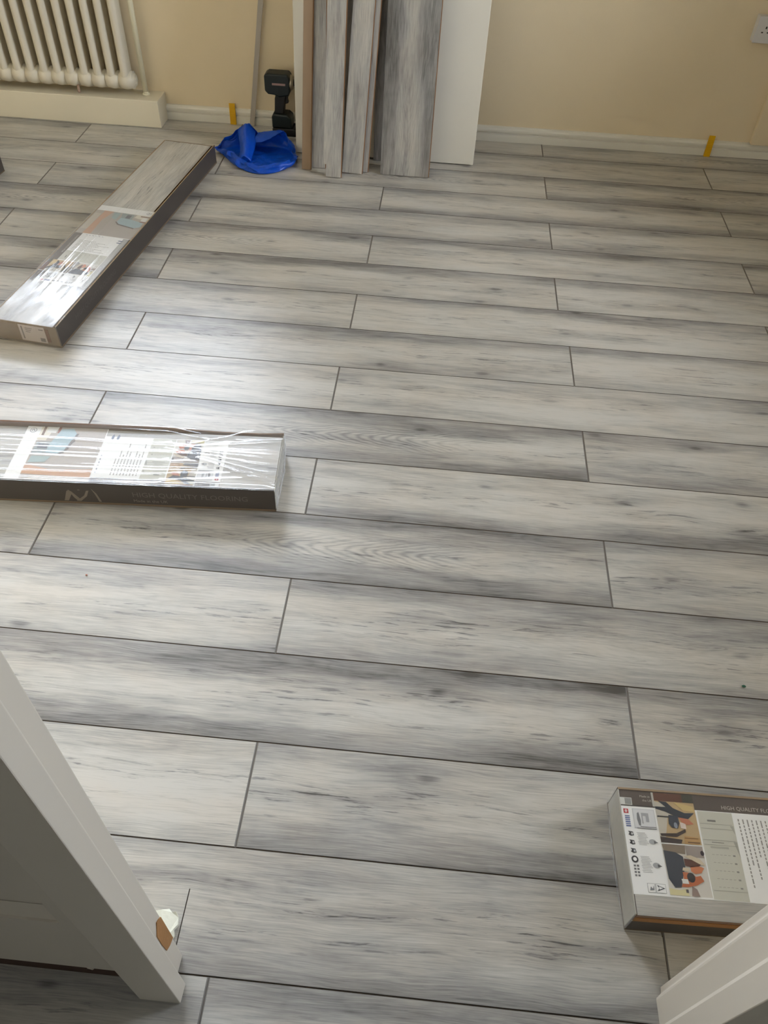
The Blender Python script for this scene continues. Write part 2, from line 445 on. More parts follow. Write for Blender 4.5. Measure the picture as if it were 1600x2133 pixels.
# broken timber on the left jamb
M_RAW = plain('raw_broken_timber', (186, 136, 84), 0.9, 0.9, 120, 0.4)
def uvpoly(pts3, off, name, mat, parent):
    mb = MB(); n = len(pts3); o = Vector(off)
    mb.v += [tuple(Vector(p)) for p in pts3] + [tuple(Vector(p)+o) for p in pts3]
    mb.face(range(n, 2*n)); mb.face(list(range(n))[::-1])
    for i in range(n): mb.face((i, (i+1) % n, n+(i+1) % n, n+i))
    return mb.build(name, mat, parent)
chip = uvpoly([(-0.0556, -1.3165, 0.200), (-0.0556, -1.322, 0.208), (-0.0556, -1.327, 0.213), (-0.0560, -1.332, 0.201), (-0.0562, -1.338, 0.189), (-0.0562, -1.3385, 0.150), (-0.0562, -1.337, 0.113), (-0.0558, -1.328, 0.104), (-0.0556, -1.3165, 0.098)],
              (0.0012, 0, 0), 'broken_timber', M_RAW, lp)
chip['label'] = 'bare brown splintered wood'
sh = MB(); FL = [(-0.118, -1.304), (-0.088, -1.301), (-0.079, -1.303), (-0.0745, -1.292), (-0.0775, -1.284), (-0.0725, -1.277), (-0.0745, -1.266), (-0.080, -1.259), (-0.0865, -1.260), (-0.092, -1.2555), (-0.104, -1.258), (-0.119, -1.262)]
NF = len(FL)
sh.v += [(a, b_, 0) for a, b_ in FL] + [(a-0.0008, b_+0.0006*(i % 2), 0.0035+0.0015*((i*5) % 3)) for i, (a, b_) in enumerate(FL)]
sh.face(range(NF, 2*NF)); sh.face(list(range(NF))[::-1])
for i in range(NF): sh.face((i, (i+1) % NF, NF+(i+1) % NF, NF+i))
o = sh.build('paint_flake', plain('chipped_paint', (226, 226, 210), 0.7, 0.4, 150)); tag(o, 'off white flake of filler on the floor behind the left door jamb', 'flake'); o.location.z = 0.0004

# closed panelled door left of the doorway
d1 = bpy.data.objects.new('door_1', None); COL.objects.link(d1); struct(d1, 'white panelled cupboard door in shade, left of the doorway', 'door')
d1.location = (0, -1.360, 0)
x0, x1, z0, z1 = -1.0, -0.1045, 0.068, 2.03
px0, px1, pz0, pz1 = -0.88, -0.150, 0.300, 0.95
fr = MB()
fr.box(px1, x1, 0, 0.038, z0, z1); fr.box(x0, px0, 0, 0.038, z0, z1)
fr.box(px0, px1, 0, 0.038, z0, pz0); fr.box(px0, px1, 0, 0.038, pz1, pz1+0.12); fr.box(px0, px1, 0, 0.038, 1.93, z1)
fr.build('frame', M_JAMB, d1)
def panel(za, zb):
    MB().box(px0-0.005, px1+0.005, 0.014, 0.03, za-0.005, zb+0.005).build('panel', M_JAMB, d1)
    m = MB()
    prof = lambda: None
    w = 0.020
    for (a, b, c, d) in ((px0, px1, za, za+w), (px0, px1, zb-w, zb)):
        up = c == za
        pts = [(0.0135, c), (0.0135, d), (0.003, c)] if up else [(0.0135, d), (0.003, d), (0.0135, c)]
        m.prism(pts if up else pts, a, b, axis='x')
    for (a, s) in ((px0, 1), (px1, -1)):
        m.prism([(a, 0.003), (a+s*w, 0.0135), (a, 0.0135)][::s], za, zb)
    m.build('moulding', M_JAMB, d1)
panel(pz0, pz1); panel(pz1+0.12, 1.93)
th = MB().box(-1.0, -0.1045, 0.006, 0.042, 0.0005, 0.05); th.build('threshold', plain('dark_timber', (70, 45, 28), 0.8, 0.3, 80, 0.3), d1)
dr = MB(); dr.cyl((-0.170, 0.004, 0.072), (-0.170, 0.003, 0.054), 0.006, 0.0022, 10).ball((-0.170, 0.003, 0.054), 0.0026, 8); dr.build('paint_drip', M_JAMB, d1)

# ------------------------------------------------------------------ radiator, pipe
rad = thing('radiator', 'white column radiator hung above the pipe boxing', 'radiator', (-1.083, 1.76, 0.0), BW)
NC = 24
def rad_column():
    mb = MB()
    def fn(u, v):
        t = 2*math.pi*v; c, sn = math.cos(t), math.sin(t)
        return (0.0155*c, 0.024 + (0.022 if sn > 0 else -0.022) + 0.0155*sn, 0.165+u*0.60)
    mb.grid(fn, 6, 24, 0, True, True)
    for zc in (0.165, 0.765):
        mb.ball((0, 0.024, zc), 0.035, 18, 0, (1.15, 1.3, 1.0))
        mb.cyl((-0.0275, 0.024, zc), (0.0275, 0.024, zc), 0.0325, seg=18)
    return mb.mesh('radiator_column', M_RAD)
rme = rad_column()
for k in range(NC):
    o = link('radiator_column', rme, rad); o.location.x = -0.0555*k
ec = MB(); ec.cyl((0.026, 0.024, 0.165), (0.036, 0.024, 0.165), 0.021, 0.021, 18); ec.cyl((0.036, 0.024, 0.165), (0.040, 0.024, 0.165), 0.013, 0.011, 6)
ec.build('end_plug', M_RAD, rad)
MB().cyl((-0.205, 0.0, 0.142), (-0.205, -0.004, 0.118), 0.006, 0.005, 10).ball((-0.205, -0.004, 0.118), 0.0065, 10).build('drain_plug', plain('dull_brass', (168, 140, 120), 0.5), rad)
for k in (3, 19):
    MB().box(-0.0555*k-0.012, -0.0555*k+0.012, 0.055, 0.083, 0.70, 0.72).box(-0.0555*k-0.02, -0.0555*k+0.02, 0.079, 0.083, 0.66, 0.76).build('wall_bracket', M_RAD, rad)
pp = thing('heating_pipe', 'thin white painted heating pipe rising from the boxing beside the radiator', 'pipe', (-1.021, 1.80, 0.1068))
MB().cyl((0, 0, 0), (0, 0, 0.755), 0.0105, seg=18).cyl((0, 0, 0.755), (-0.030, -0.012, 0.768), 0.0105, seg=18).build('tube', M_PIPE, pp)
MB().cyl((0, 0, 0), (0, 0, 0.006), 0.016, 0.013, 18).cyl((0, 0, 0.006), (0, 0, 0.012), 0.013, 0.0105, 18).build('collar', M_PIPE, pp)
MB().box(-0.004, 0.004, 0.0, 0.047, 0.60, 0.615).cyl((0, 0, 0.59), (0, 0, 0.625), 0.0125, seg=16).build('clip', M_PIPE, pp)

# ------------------------------------------------------------------ socket and trunking
def on_wall(x, dy=0.016): return (x*math.cos(BW) - dy*math.sin(BW), YW + x*math.sin(BW) + dy*math.cos(BW))
sx, sy = on_wall(1.4475)
sock = thing('double_socket', 'white surface mounted double wall socket at the right edge', 'socket', (sx, sy, 0.480), BW)
M_SOCK = plain('socket_plastic', (214, 212, 212), 0.35)
MB().box(-0.073, 0.073, -0.030, -0.0002, -0.0435, 0.0435).build('back_box', M_SOCK, sock, 0.002)
MB().box(-0.074, 0.074, -0.038, -0.0302, -0.0445, 0.0445).build('face_plate', M_SOCK, sock, 0.002)
for cx_ in (-0.038, 0.038):
    hl = MB()
    hl.box(cx_-0.0025, cx_+0.0025, -0.0386, -0.0381, 0.004, 0.012)
    for s in (-1, 1): hl.box(cx_+s*0.0105-0.0035, cx_+s*0.0105+0.0035, -0.0386, -0.0381, -0.010, -0.006)
    hl.build('pin_slot', plain('socket_hole', (48, 44, 42), 0.7), sock)
for s in (-1, 1):
    MB().box(s*0.012-0.005, s*0.012+0.005, -0.041, -0.0382, 0.016, 0.030).build('switch', M_SOCK, sock, 0.001)
sx, sy = on_wall(1.589)
tr = thing('cable_trunking', 'wide cream painted cable trunking running down the wall from the socket to the skirting', 'trunking', (sx, sy, 0.0595), BW)
MB().box(-0.074, 0.074, -0.022, -0.0002, 0, 0.375).build('channel', M_WALL, tr, 0.002)
MB().box(-0.075, 0.075, -0.027, -0.0222, 0, 0.375).build('cover', M_WALL, tr, 0.002)

# ------------------------------------------------------------------ yellow fitting wedges
M_YEL = plain('yellow_plastic', (222, 172, 0), 0.45)
def spacer(x, label):
    sx_, sy_ = on_wall(x, -0.0012)
    t = thing('spacer_wedge', label, 'spacer', (sx_, sy_, 0.0004), BW, 'yellow fitting spacers against the skirting')
    mb = MB().prism([(-0.009, 0.0), (0.0, 0.0), (0.0, 0.083), (-0.003, 0.083)][::-1], -0.0125, 0.0125, axis='x')
    mb.build('wedge', M_YEL, t)
    rb = MB()
    for k in range(9):
        z = 0.010 + k*0.007; yv = -0.009 + 0.006*z/0.083
        rb.box(-0.011, 0.011, yv-0.0012, yv+0.0004, z, z+0.003)
    rb.build('ribs', M_YEL, t)
spacer(-0.668, 'yellow plastic spacer wedge against the skirting left of the blue bag')
spacer(1.352, 'yellow plastic spacer wedge against the skirting right of the leaning door')

# ------------------------------------------------------------------ leaning door, planks and trim strip
def lean_matrix(bx, by, s, tx, z0=0.0):
    """local x runs up the board, z faces the camera side; s = dy/dz, tx = dx/dz"""
    u = Vector((tx, s, 1.0)).normalized()
    n = Vector((0, -1, 0)); n = (n - u*n.dot(u)).normalized()
    y = n.cross(u)
    m = Matrix((u, y, n)).transposed().to_4x4()
    m.translation = Vector((bx, by, z0))
    return m
wd = thing('white_door', 'plain white door leaning against the back wall behind the planks', 'door')
DS = 0.1165
wd.matrix_world = lean_matrix(0.004, 1.585, DS, 0.0, 0.0046)
MB().box(0, 1.965, -0.360, 0.360, -0.035, 0).build('slab', M_DOOR, wd, 0.0015)
hl = MB()
for zz in (0.23, 1.6): hl.box(zz, zz+0.09, 0.3602, 0.3615, -0.033, -0.004)
hl.build('hinge', plain('hinge_steel', (160, 158, 150), 0.35, metal=1.0), wd)

def lean_plank(label, bx, by, w, tx=0.0, length=1.285, look=(0, .6, .6, .56), back=False, notch=False, right_core=True, yoff=0.0, touch=None):
    ty = (1.724 if touch is None else touch) - 0.0095
    s = (ty - by)/1.24
    z0 = 0.008*s + 0.0006
    r = thing('laminate_plank', label, 'plank')
    r.matrix_world = lean_matrix(bx, by, s, tx, z0 + abs(tx)*w/2)
    mb = MB(); h = w/2
    c = 0.0008
    def slab(x0, x1, y0, y1):
        b = len(mb.v)
        mb.v += [(x0, y0, -TH), (x1, y0, -TH), (x1, y1, -TH), (x0, y1, -TH), (x0, y0, 0), (x1, y0, 0), (x1, y1, 0), (x0, y1, 0)]
        for q, mi in (((3, 2, 1, 0), 1 if not back else 0), ((4, 5, 6, 7), 0 if not back else 1), ((0, 1, 5, 4), 2), ((1, 2, 6, 5), 2), ((2, 3, 7, 6), 2), ((3, 0, 4, 7), 2)):
            mb.face([b+i for i in q], mi)
    if notch:
        slab(0, 0.045, -h, h-0.010); slab(0.045, length, -h, h)
    else:
        slab(0, length, -h, h)
    p = mb.build('board', [M_LAM2, M_BACK, M_CORE], r); p.color = look
    p.location.y = yoff
    # click profile along the core edge
    tg = MB().box(0, length, -h-0.003, -h, -0.0062, -0.0034); tg.build('tongue', M_CORE, r)
    return r
lean_plank('full width grey laminate plank leaning rightmost in front of the white door', 0.0945, 1.446, 0.189, look=(0.2, .6, .6, 0.98), touch=1.699)
lean_plank('pale narrow laminate plank leaning second from the right, tilted', -0.1105, 1.431, 0.077, tx=0.048, look=(0, .3, .3, .86), touch=1.701)
lean_plank('thin laminate strip showing behind the tilted narrow plank', -0.074, 1.452, 0.046, tx=0.046, look=(0, .3, .3, .95), touch=1.711)
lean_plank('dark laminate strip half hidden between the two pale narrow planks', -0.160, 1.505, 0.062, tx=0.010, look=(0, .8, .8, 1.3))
lean_plank('pale narrow laminate plank with a notched foot and brown edge', -0.1835, 1.386, 0.068, tx=0.012, look=(0, .2, .4, .86), notch=True, touch=1.705)
lean_plank('narrow laminate strip beside the brown backed strip', -0.247, 1.460, 0.054, tx=-0.002, look=(0, .7, .7, 1.1))
lean_plank('narrow plank strip leaning with its brown backing outward, leftmost of the planks', -0.2925, 1.437, 0.034, tx=0.018, touch=1.709, back=True, look=(0, .5, .5, .5))

lean_plank('dark strip added for the shade on the white door behind the full width plank', -0.008, 1.569, 0.062, tx=0.0, look=(0, .9, .9, 1.4), touch=1.722)  # added board, its dark tone stands in for shade on the door
px_, py_ = on_wall(-0.586, -0.010)
pole = thing('trim_strip', 'thin grey trim strip leaning on the wall behind the blue bag', 'trim strip')
pole.matrix_world = lean_matrix(-0.586, py_-0.004, 0.0105, 0.157, 0.0025)
MB().box(0, 1.9, -0.010, 0.010, -0.003, 0).build('flange', plain('grey_metal', (172, 164, 154), 0.45), pole, 0.0008)
MB().box(0, 1.9, -0.002, 0.002, -0.009, -0.003).build('rib', plain('grey_metal', (172, 164, 154), 0.45), pole)

# ------------------------------------------------------------------ impact driver
M_BLK = plain('black_plastic', (22, 22, 23), 0.5)
M_TEAL = plain('dark_teal_plastic', (15, 27, 29), 0.45)
M_SIL = plain('silver_metal', (170, 160, 140), 0.35, metal=0.8)
dl = thing('impact_driver', 'dark teal and black cordless impact driver standing on its battery beside the white door', 'power tool', (-0.446, 1.775, 0.0006))
def prof(pts, y0, y1, name, mat, bev=0.006):
    return MB().prism(pts, y0, y1, axis='y').build(name, mat, dl, bev, 3)
prof([(-0.058, 0.172), (-0.045, 0.160), (-0.020, 0.158), (0.0, 0.150), (0.040, 0.158), (0.046, 0.176), (0.046, 0.226), (0.036, 0.237), (-0.045, 0.237), (-0.058, 0.230)],
     -0.031, 0.031, 'motor_housing', M_TEAL)
prof([(-0.026, 0.082), (0.014, 0.080), (0.017, 0.110), (0.026, 0.155), (-0.016, 0.160), (-0.022, 0.140)], -0.019, 0.019, 'handle', M_BLK)
prof([(0.018, 0.118), (0.034, 0.124), (0.030, 0.140), (0.036, 0.152), (0.024, 0.154)], -0.010, 0.010, 'trigger', M_BLK, 0.003)
MB().cyl((0.044, 0, 0.200), (0.058, 0, 0.200), 0.030, 0.022, 20).build('nose_cone', M_SIL, dl)
MB().cyl((0.058, 0, 0.200), (0.078, 0, 0.200), 0.013, 0.012, 18).build('chuck', M_BLK, dl)
prof([(-0.036, 0.030), (0.046, 0.030), (0.046, 0.072), (0.030, 0.084), (-0.030, 0.086), (-0.036, 0.074)], -0.034, 0.034, 'battery_mount', M_TEAL)
prof([(-0.034, 0.0), (0.066, 0.0), (0.066, 0.022), (0.052, 0.030), (-0.036, 0.030)], -0.036, 0.036, 'battery', M_BLK, 0.004)
MB().box(-0.026, 0.028, -0.0318, -0.0311, 0.196, 0.204).build('side_marking', plain('pale_pink_print', (170, 140, 138), 0.5), dl)
MB().box(-0.022, 0.014, -0.0368, -0.0361, 0.012, 0.016).build('battery_marking', plain('pale_print', (176, 174, 170), 0.5), dl)

# ------------------------------------------------------------------ blue bag
def bag_mat():
    m, nt, b = newmat('blue_plastic_film'); q = NB(nt)
    tc = q.n('ShaderNodeTexCoord').outputs['Object']
    b.inputs['Base Color'].default_value = lin(6, 84, 206)
    b.inputs['Roughness'].default_value = 0.34
    nt.links.new(q.bump(q.noise(tc, 60, 4, 0.6, 1.0), 0.5, 0.003), b.inputs['Normal'])
    t = q.n('ShaderNodeBsdfTranslucent'); t.inputs[0].default_value = lin(8, 84, 220)
    mx = q.n('ShaderNodeMixShader'); mx.inputs[0].default_value = 0.25
    nt.links.new(b.outputs[0], mx.inputs[1]); nt.links.new(t.outputs[0], mx.inputs[2])
    nt.links.new(mx.outputs[0], nt.nodes['Material Output'].inputs[0])
    return m
rim = [(-.680, 1.550, .014), (-.628, 1.59, .040), (-.556, 1.60, .094), (-.506, 1.595, .066), (-.406, 1.595, .078), (-.385, 1.57, .046), (-.352, 1.52, .038),
       (-.357, 1.45, .030), (-.408, 1.42, .030), (-.472, 1.402, .017), (-.532, 1.424, .028), (-.602, 1.485, .034)]
bas = [(-.655, 1.548), (-.625, 1.585), (-.57, 1.612), (-.50, 1.618), (-.415, 1.612), (-.374, 1.58), (-.358, 1.53), (-.362, 1.445), (-.41, 1.384), (-.475, 1.366), (-.55, 1.402), (-.612, 1.472)]
bc = Vector((-0.50, 1.50, 0.0))
def cyc(L, t):
    n = len(L); i = int(math.floor(t)) % n; f = t - math.floor(t)
    p = [Vector(L[(i+k-1) % n]) for k in range(4)]
    return 0.5*((2*p[1]) + (-p[0]+p[2])*f + (2*p[0]-5*p[1]+4*p[2]-p[3])*f*f + (-p[0]+3*p[1]-3*p[2]+p[3])*f**3)
bas3 = [(a, b_, 0.0) for a, b_ in bas]
def bagfn(u, v):
    t = v*12
    rm, bs = cyc(rim, t), cyc(bas3, t)
    c0 = Vector((bc.x, bc.y, 0.004))
    if u < 0.42:
        k = u/0.42
        p = c0.lerp(bs, k)
        p.z = 0.006 + 0.012*abs(noise.noise(Vector((p.x*28, p.y*28, 1.0))))*(1-k)*k*3 - 0.003*k
    else:
        k = (u-0.42)/0.58
        out = (bs-bc).normalized()
        p = bs.lerp(rm, k) + out*(0.013*math.sin(math.pi*k)*(1-0.4*k))
        p.z = 0.003 + (rm.z-0.003)*(k**0.8)
        nz = noise.noise_vector(Vector((p.x*22, p.y*22, p.z*14+k*2)))*0.013 + noise.noise_vector(Vector((p.x*60, p.y*60, k*5)))*0.005
        p = p + nz*min(1, k*2.5)
        # deep pleat on the left, sharp vertical folds elsewhere
        p = p - out*0.010*max(0, math.sin(t*2.2+1.0))**6*k
    p.z = max(p.z, 0.0016)
    return p - bc
bmb = MB().grid(bagfn, 30, 132, 0, True, True)
def fold(rows):
    """a flap of the sheet: rows of control points, smoothed and crumpled"""
    def cr(L, t):
        t *= len(L)-1; i = min(int(t), len(L)-2); f = t-i
        p = [Vector(L[max(0, min(len(L)-1, i+k-1))]) for k in range(4)]
        return 0.5*((2*p[1]) + (-p[0]+p[2])*f + (2*p[0]-5*p[1]+4*p[2]-p[3])*f*f + (-p[0]+3*p[1]-3*p[2]+p[3])*f**3)
    def fn(u, v):
        p = cr([cr(r, v) for r in rows], u)
        p = p + noise.noise_vector(p*55)*0.0022
        p.z = max(p.z, 0.003)
        return p - bc
    bmb.grid(fn, 18, 14, 0, True)
# a fold of the bag draping forward between the small left pocket and the wide mouth
fold([[(-.592, 1.590, .070), (-.558, 1.600, .096), (-.520, 1.597, .072)], [(-.580, 1.550, .052), (-.552, 1.555, .086), (-.512, 1.550, .050)],
      [(-.566, 1.500, .034), (-.540, 1.500, .068), (-.510, 1.500, .034)], [(-.560, 1.440, .020), (-.533, 1.428, .040), (-.510, 1.428, .022)]])
# the back flap folded inward at the right
fold([[(-.512, 1.597, .066), (-.460, 1.602, .074), (-.404, 1.597, .080)], [(-.516, 1.570, .060), (-.470, 1.572, .068), (-.424, 1.578, .074)],
      [(-.516, 1.545, .046), (-.490, 1.546, .050), (-.452, 1.560, .060)]])
# the front lip rolled over
fold([[(-.600, 1.480, .030), (-.530, 1.422, .026), (-.472, 1.398, .020), (-.410, 1.416, .028), (-.358, 1.452, .030)],
      [(-.604, 1.462, .020), (-.535, 1.402, .020), (-.474, 1.382, .012), (-.408, 1.398, .020), (-.352, 1.438, .022)]])
bag = link('blue_bag', bmb.mesh('blue_bag', bag_mat()))
bag.location = bc
so = bag.modifiers.new('solid', 'SOLIDIFY'); so.thickness = 0.0006; so.offset = 1
tag(bag, 'crumpled open bright blue plastic bag on the floor', 'bag')

# ------------------------------------------------------------------ packs of flooring
def film_mat(name, haze):
    m, nt, b = newmat(name); q = NB(nt); nt.nodes.remove(b)
    tc = q.n('ShaderNodeTexCoord').outputs['Object']
    sp = q.n('ShaderNodeSeparateXYZ'); nt.links.new(tc, sp.inputs[0])
    nz = q.noise(q.xyz(q.m('MULTIPLY', sp.outputs[0], 22.0), q.m('MULTIPLY', sp.outputs[1], 150.0)), 1.0, 3.0)
    bp = q.bump(nz, 0.14, 0.0012)
    t = q.n('ShaderNodeBsdfTransparent'); t.inputs[0].default_value = (0.97, 0.97, 0.97, 1)
    g1 = q.n('ShaderNodeBsdfGlossy'); g1.inputs['Roughness'].default_value = 0.11
    g2 = q.n('ShaderNodeBsdfGlossy'); g2.inputs['Roughness'].default_value = 0.42
    df = q.n('ShaderNodeBsdfDiffuse'); df.inputs[0].default_value = (0.86, 0.88, 0.9, 1)
    nt.links.new(bp, g1.inputs['Normal']); nt.links.new(bp, g2.inputs['Normal'])
    ma = q.n('ShaderNodeMixShader'); ma.inputs[0].default_value = 0.40
    nt.links.new(g1.outputs[0], ma.inputs[1]); nt.links.new(g2.outputs[0], ma.inputs[2])
    g = q.n('ShaderNodeMixShader'); g.inputs[0].default_value = 0.48
    nt.links.new(ma.outputs[0], g.inputs[1]); nt.links.new(df.outputs[0], g.inputs[2])
    ge = q.n('ShaderNodeNewGeometry'); dt = q.n('ShaderNodeVectorMath', operation='DOT_PRODUCT')
    nt.links.new(bp, dt.inputs[0]); nt.links.new(ge.outputs['Incoming'], dt.inputs[1])
    c5 = q.m('POWER', q.m('SUBTRACT', 1.0, q.m('ABSOLUTE', dt.outputs['Value']), clamp=True), 5.0)
    fac = q.m('MULTIPLY_ADD', c5, 0.8, haze, clamp=True)
    mx = q.n('ShaderNodeMixShader')
    nt.links.new(fac, mx.inputs[0]); nt.links.new(t.outputs[0], mx.inputs[1]); nt.links.new(g.outputs[0], mx.inputs[2])
    nt.links.new(mx.outputs[0], nt.nodes['Material Output'].inputs[0])
    return m
M_FILM = film_mat('shrink_film', 0.19)
M_FILM2 = film_mat('clear_shrink_film', 0.055)
def ink(rgb): return plain('print_ink', rgb, 0.45)
PAPER = (246, 245, 242)

class Print:
    """flat print: polygons in label units (u along, v across) laid on a sheet"""
    def __init__(s, mp): s.mp = mp; s.mb = MB(); s.cols = []
    def ci(s, c):
        if c not in s.cols: s.cols.append(c)
        return s.cols.index(c)
    def poly(s, pts, c, lay=1):
        b = len(s.mb.v); v3 = [Vector((p[0], p[1], 0)) for p in pts]
        s.mb.v += [s.mp(p[0], p[1], lay) for p in pts]
        for tri in tessellate_polygon([v3]):
            a, b1, c1 = [v3[i] for i in tri]
            if (b1-a).cross(c1-a).z < 0: tri = tri[::-1]
            s.mb.face([b+i for i in tri], s.ci(c))
    def rect(s, u0, u1, v0, v1, c, lay=1): s.poly([(u0, v0), (u1, v0), (u1, v1), (u0, v1)], c, lay)
    def ell(s, u, v, a, b, c, lay=2, rot=0.0, n=20):
        s.poly([(u+a*math.cos(t)*math.cos(rot)-b*math.sin(t)*math.sin(rot), v+a*math.cos(t)*math.sin(rot)+b*math.sin(t)*math.cos(rot))
                for t in [2*math.pi*i/n for i in range(n)]], c, lay)
    def text(s, body, u, v, size, c, lay=2, rot=0.0):
        vs, fs = text_polys(body, size); b = len(s.mb.v); cr, sr = math.cos(rot), math.sin(rot)
        s.mb.v += [s.mp(u+x*cr-y*sr, v+x*sr+y*cr, lay) for x, y, _ in vs]
        for f in fs: s.mb.face([b+i for i in f], s.ci(c))
    def build(s, name, parent):
        me = s.mb.mesh(name, [ink(c) for c in s.cols])
        return link(name, me, parent)

DK = (88, 76, 68)
def label_card(root, mp):
    p = Print(mp); p.rect(0, 0.497, 0.033, 0.175, PAPER, 0); p.rect(0, 0.30, 0.175, 0.2015, DK, 0); p.rect(0.30, 0.497, 0.008, 0.033, PAPER, 0)
    p.rect(0.30, 0.46, 0.175, 0.2015, (170, 160, 148), 0); p.rect(0.46, 0.497, 0.175, 0.2015, PAPER, 0)
    card = p.build('label_sheet', root)
    g = (120, 118, 120); lg = (168, 166, 164)
    # narrow information column
    p = Print(mp)
    p.rect(0.001, 0.022, 0.1755, 0.188, (214, 214, 208)); p.rect(0.010, 0.021, 0.1765, 0.187, (150, 150, 146), 2)
    p.rect(0.0, 0.060, 0.1735, 0.1755, (60, 52, 46), 1)
    p.text('Made in', 0.036, 0.1900, 0.0055, (196, 188, 178)); p.text('the UK', 0.040, 0.1830, 0.0055, (196, 188, 178))
    p.rect(0.0055, 0.0135, 0.161, 0.1685, (190, 36, 44)); p.ell(0.0095, 0.1648, 0.0022, 0.0026, (226, 200, 200))
    for k in range(6): p.rect(0.0065, 0.0145, 0.1575-0.0033*k-0.0022, 0.1575-0.0033*k, (92, 108, 160) if k % 2 else (120, 132, 172))
    for k, v in enumerate((0.1275, 0.1135, 0.100)):
        p.poly([(0.008, v+.004), (0.010, v+.001), (0.008, v-.002), (0.012, v-.004), (0.017, v-.003), (0.016, v+.003)], (50, 48, 50))
        p.rect(0.0125, 0.0155, v-0.002, v+0.0015, (200, 200, 200), 2)
    p.ell(0.0125, 0.0865, 0.0055, 0.0055, (46, 44, 46)); p.ell(0.0125, 0.0865, 0.0030, 0.0030, PAPER, 3)
    for k in range(4):
        for j in range(2): p.rect(0.009+0.005*j, 0.0125+0.005*j, 0.078-0.005*k-0.003, 0.078-0.005*k, (120, 118, 118))
    p.rect(0.020, 0.057, 0.1365, 0.170, (206, 206, 206)); p.rect(0.0215, 0.0555, 0.138, 0.1685, (220, 220, 220), 2)
    p.poly([(0.027, 0.162), (0.030, 0.164), (0.032, 0.150), (0.031, 0.141), (0.028, 0.142), (0.026, 0.152)], (128, 128, 130), 3)
    p.poly([(0.034, 0.163), (0.046, 0.163), (0.046, 0.148), (0.041, 0.148), (0.041, 0.158), (0.036, 0.158), (0.036, 0.145), (0.034, 0.145)], (170, 170, 172), 3)
    p.rect(0.030, 0.056, 0.1392, 0.1402, (90, 90, 92), 3); p.rect(0.024, 0.056, 0.1365, 0.1373, (80, 80, 84), 3)
    for base, n in ((0.130, 9), (0.092, 11)):
        for k in range(n):
            v = base - 0.0024*k
            p.rect(0.022 + 0.0006*(k % 3), 0.036 + 0.0012*((k*5) % 4), v-0.0008, v, (178, 176, 176))
    for v in (0.116, 0.079): p.ell(0.046, v, 0.006, 0.0042, (176, 176, 176)); p.poly([(0.048, v-.003), (0.055, v-.001), (0.048, v+.002)], (90, 90, 92), 3)
    for a, b_ in ((0.026, 0.038), (0.039, 0.055)):
        p.rect(a, b_, 0.037, 0.051, (150, 150, 150)); p.rect(a+0.0006, b_-0.0006, 0.0376, 0.0504, PAPER, 2)
    p.poly([(0.041, 0.0395), (0.0535, 0.0445), (0.041, 0.049), (0.044, 0.0445)], (70, 70, 74), 3); p.poly([(0.044, 0.042), (0.050, 0.0445), (0.044, 0.047)], PAPER, 4)
    p.poly([(0.029, 0.040), (0.031, 0.046), (0.034, 0.043), (0.036, 0.048), (0.036, 0.041)], (140, 140, 142), 3)
    p.build('care_symbols', card)
    # photograph of a drill at work
    p = Print(mp)
    p.rect(0.060, 0.1265, 0.1165, 0.200, (190, 162, 118), 1); p.rect(0.060, 0.1265, 0.186, 0.200, (96, 56, 36), 2); p.rect(0.108, 0.1265, 0.186, 0.200, (64, 62, 48), 3)
    p.poly([(0.060, 0.185), (0.086, 0.180), (0.090, 0.168), (0.078, 0.158), (0.068, 0.120), (0.060, 0.118)], (196, 188, 172), 2)
    p.poly([(0.092, 0.186), (0.124, 0.180), (0.125, 0.171), (0.106, 0.172)], (206, 180, 120), 3)
    p.poly([(0.066, 0.186), (0.080, 0.185), (0.090, 0.175), (0.108, 0.168), (0.124, 0.169), (0.112, 0.158), (0.094, 0.160), (0.076, 0.168), (0.060, 0.172), (0.060, 0.176), (0.078, 0.176)], (40, 44, 54), 3)
    p.poly([(0.080, 0.163), (0.095, 0.162), (0.096, 0.150), (0.092, 0.141), (0.082, 0.142), (0.078, 0.148)], (54, 58, 68), 4); p.ell(0.089, 0.146, 0.003, 0.005, (142, 148, 158), 5)
    p.rect(0.061, 0.080, 0.1585, 0.1605, (38, 36, 36), 4)
    p.poly([(0.096, 0.160), (0.112, 0.158), (0.120, 0.150), (0.108, 0.148), (0.100, 0.152)], (190, 116, 84), 4); p.poly([(0.097, 0.152), (0.106, 0.150), (0.106, 0.141), (0.097, 0.142)], (220, 204, 194), 4)
    p.poly([(0.061, 0.131), (0.088, 0.133), (0.104, 0.141), (0.104, 0.136), (0.088, 0.127), (0.062, 0.127)], (58, 42, 34), 4)
    p.poly([(0.060, 0.1165), (0.093, 0.1165), (0.096, 0.123), (0.060, 0.126)], (60, 46, 42), 4)
    p.poly([(0.098, 0.1165), (0.124, 0.1165), (0.124, 0.128), (0.100, 0.130)], (188, 148, 92), 4); p.rect(0.104, 0.124, 0.1185, 0.1205, (120, 84, 46), 5); p.rect(0.100, 0.122, 0.1255, 0.1268, (134, 96, 52), 5)
    p.rect(0.0565, 0.060, 0.1755, 0.2, (190, 186, 178), 1)
    p.build('drill_photo', card)
    # photograph of a fitter in a pale hat
    p = Print(mp)
    p.rect(0.060, 0.1265, 0.036, 0.1145, (214, 208, 198), 1); p.rect(0.058, 0.128, 0.1145, 0.1165, (240, 240, 236), 2)
    p.poly([(0.060, 0.1145), (0.098, 0.1145), (0.096, 0.100), (0.062, 0.102)], (132, 116, 98), 2)
    p.rect(0.098, 0.1262, 0.096, 0.1145, (158, 146, 138), 2); p.ell(0.124, 0.1035, 0.003, 0.004, (60, 48, 52), 3)
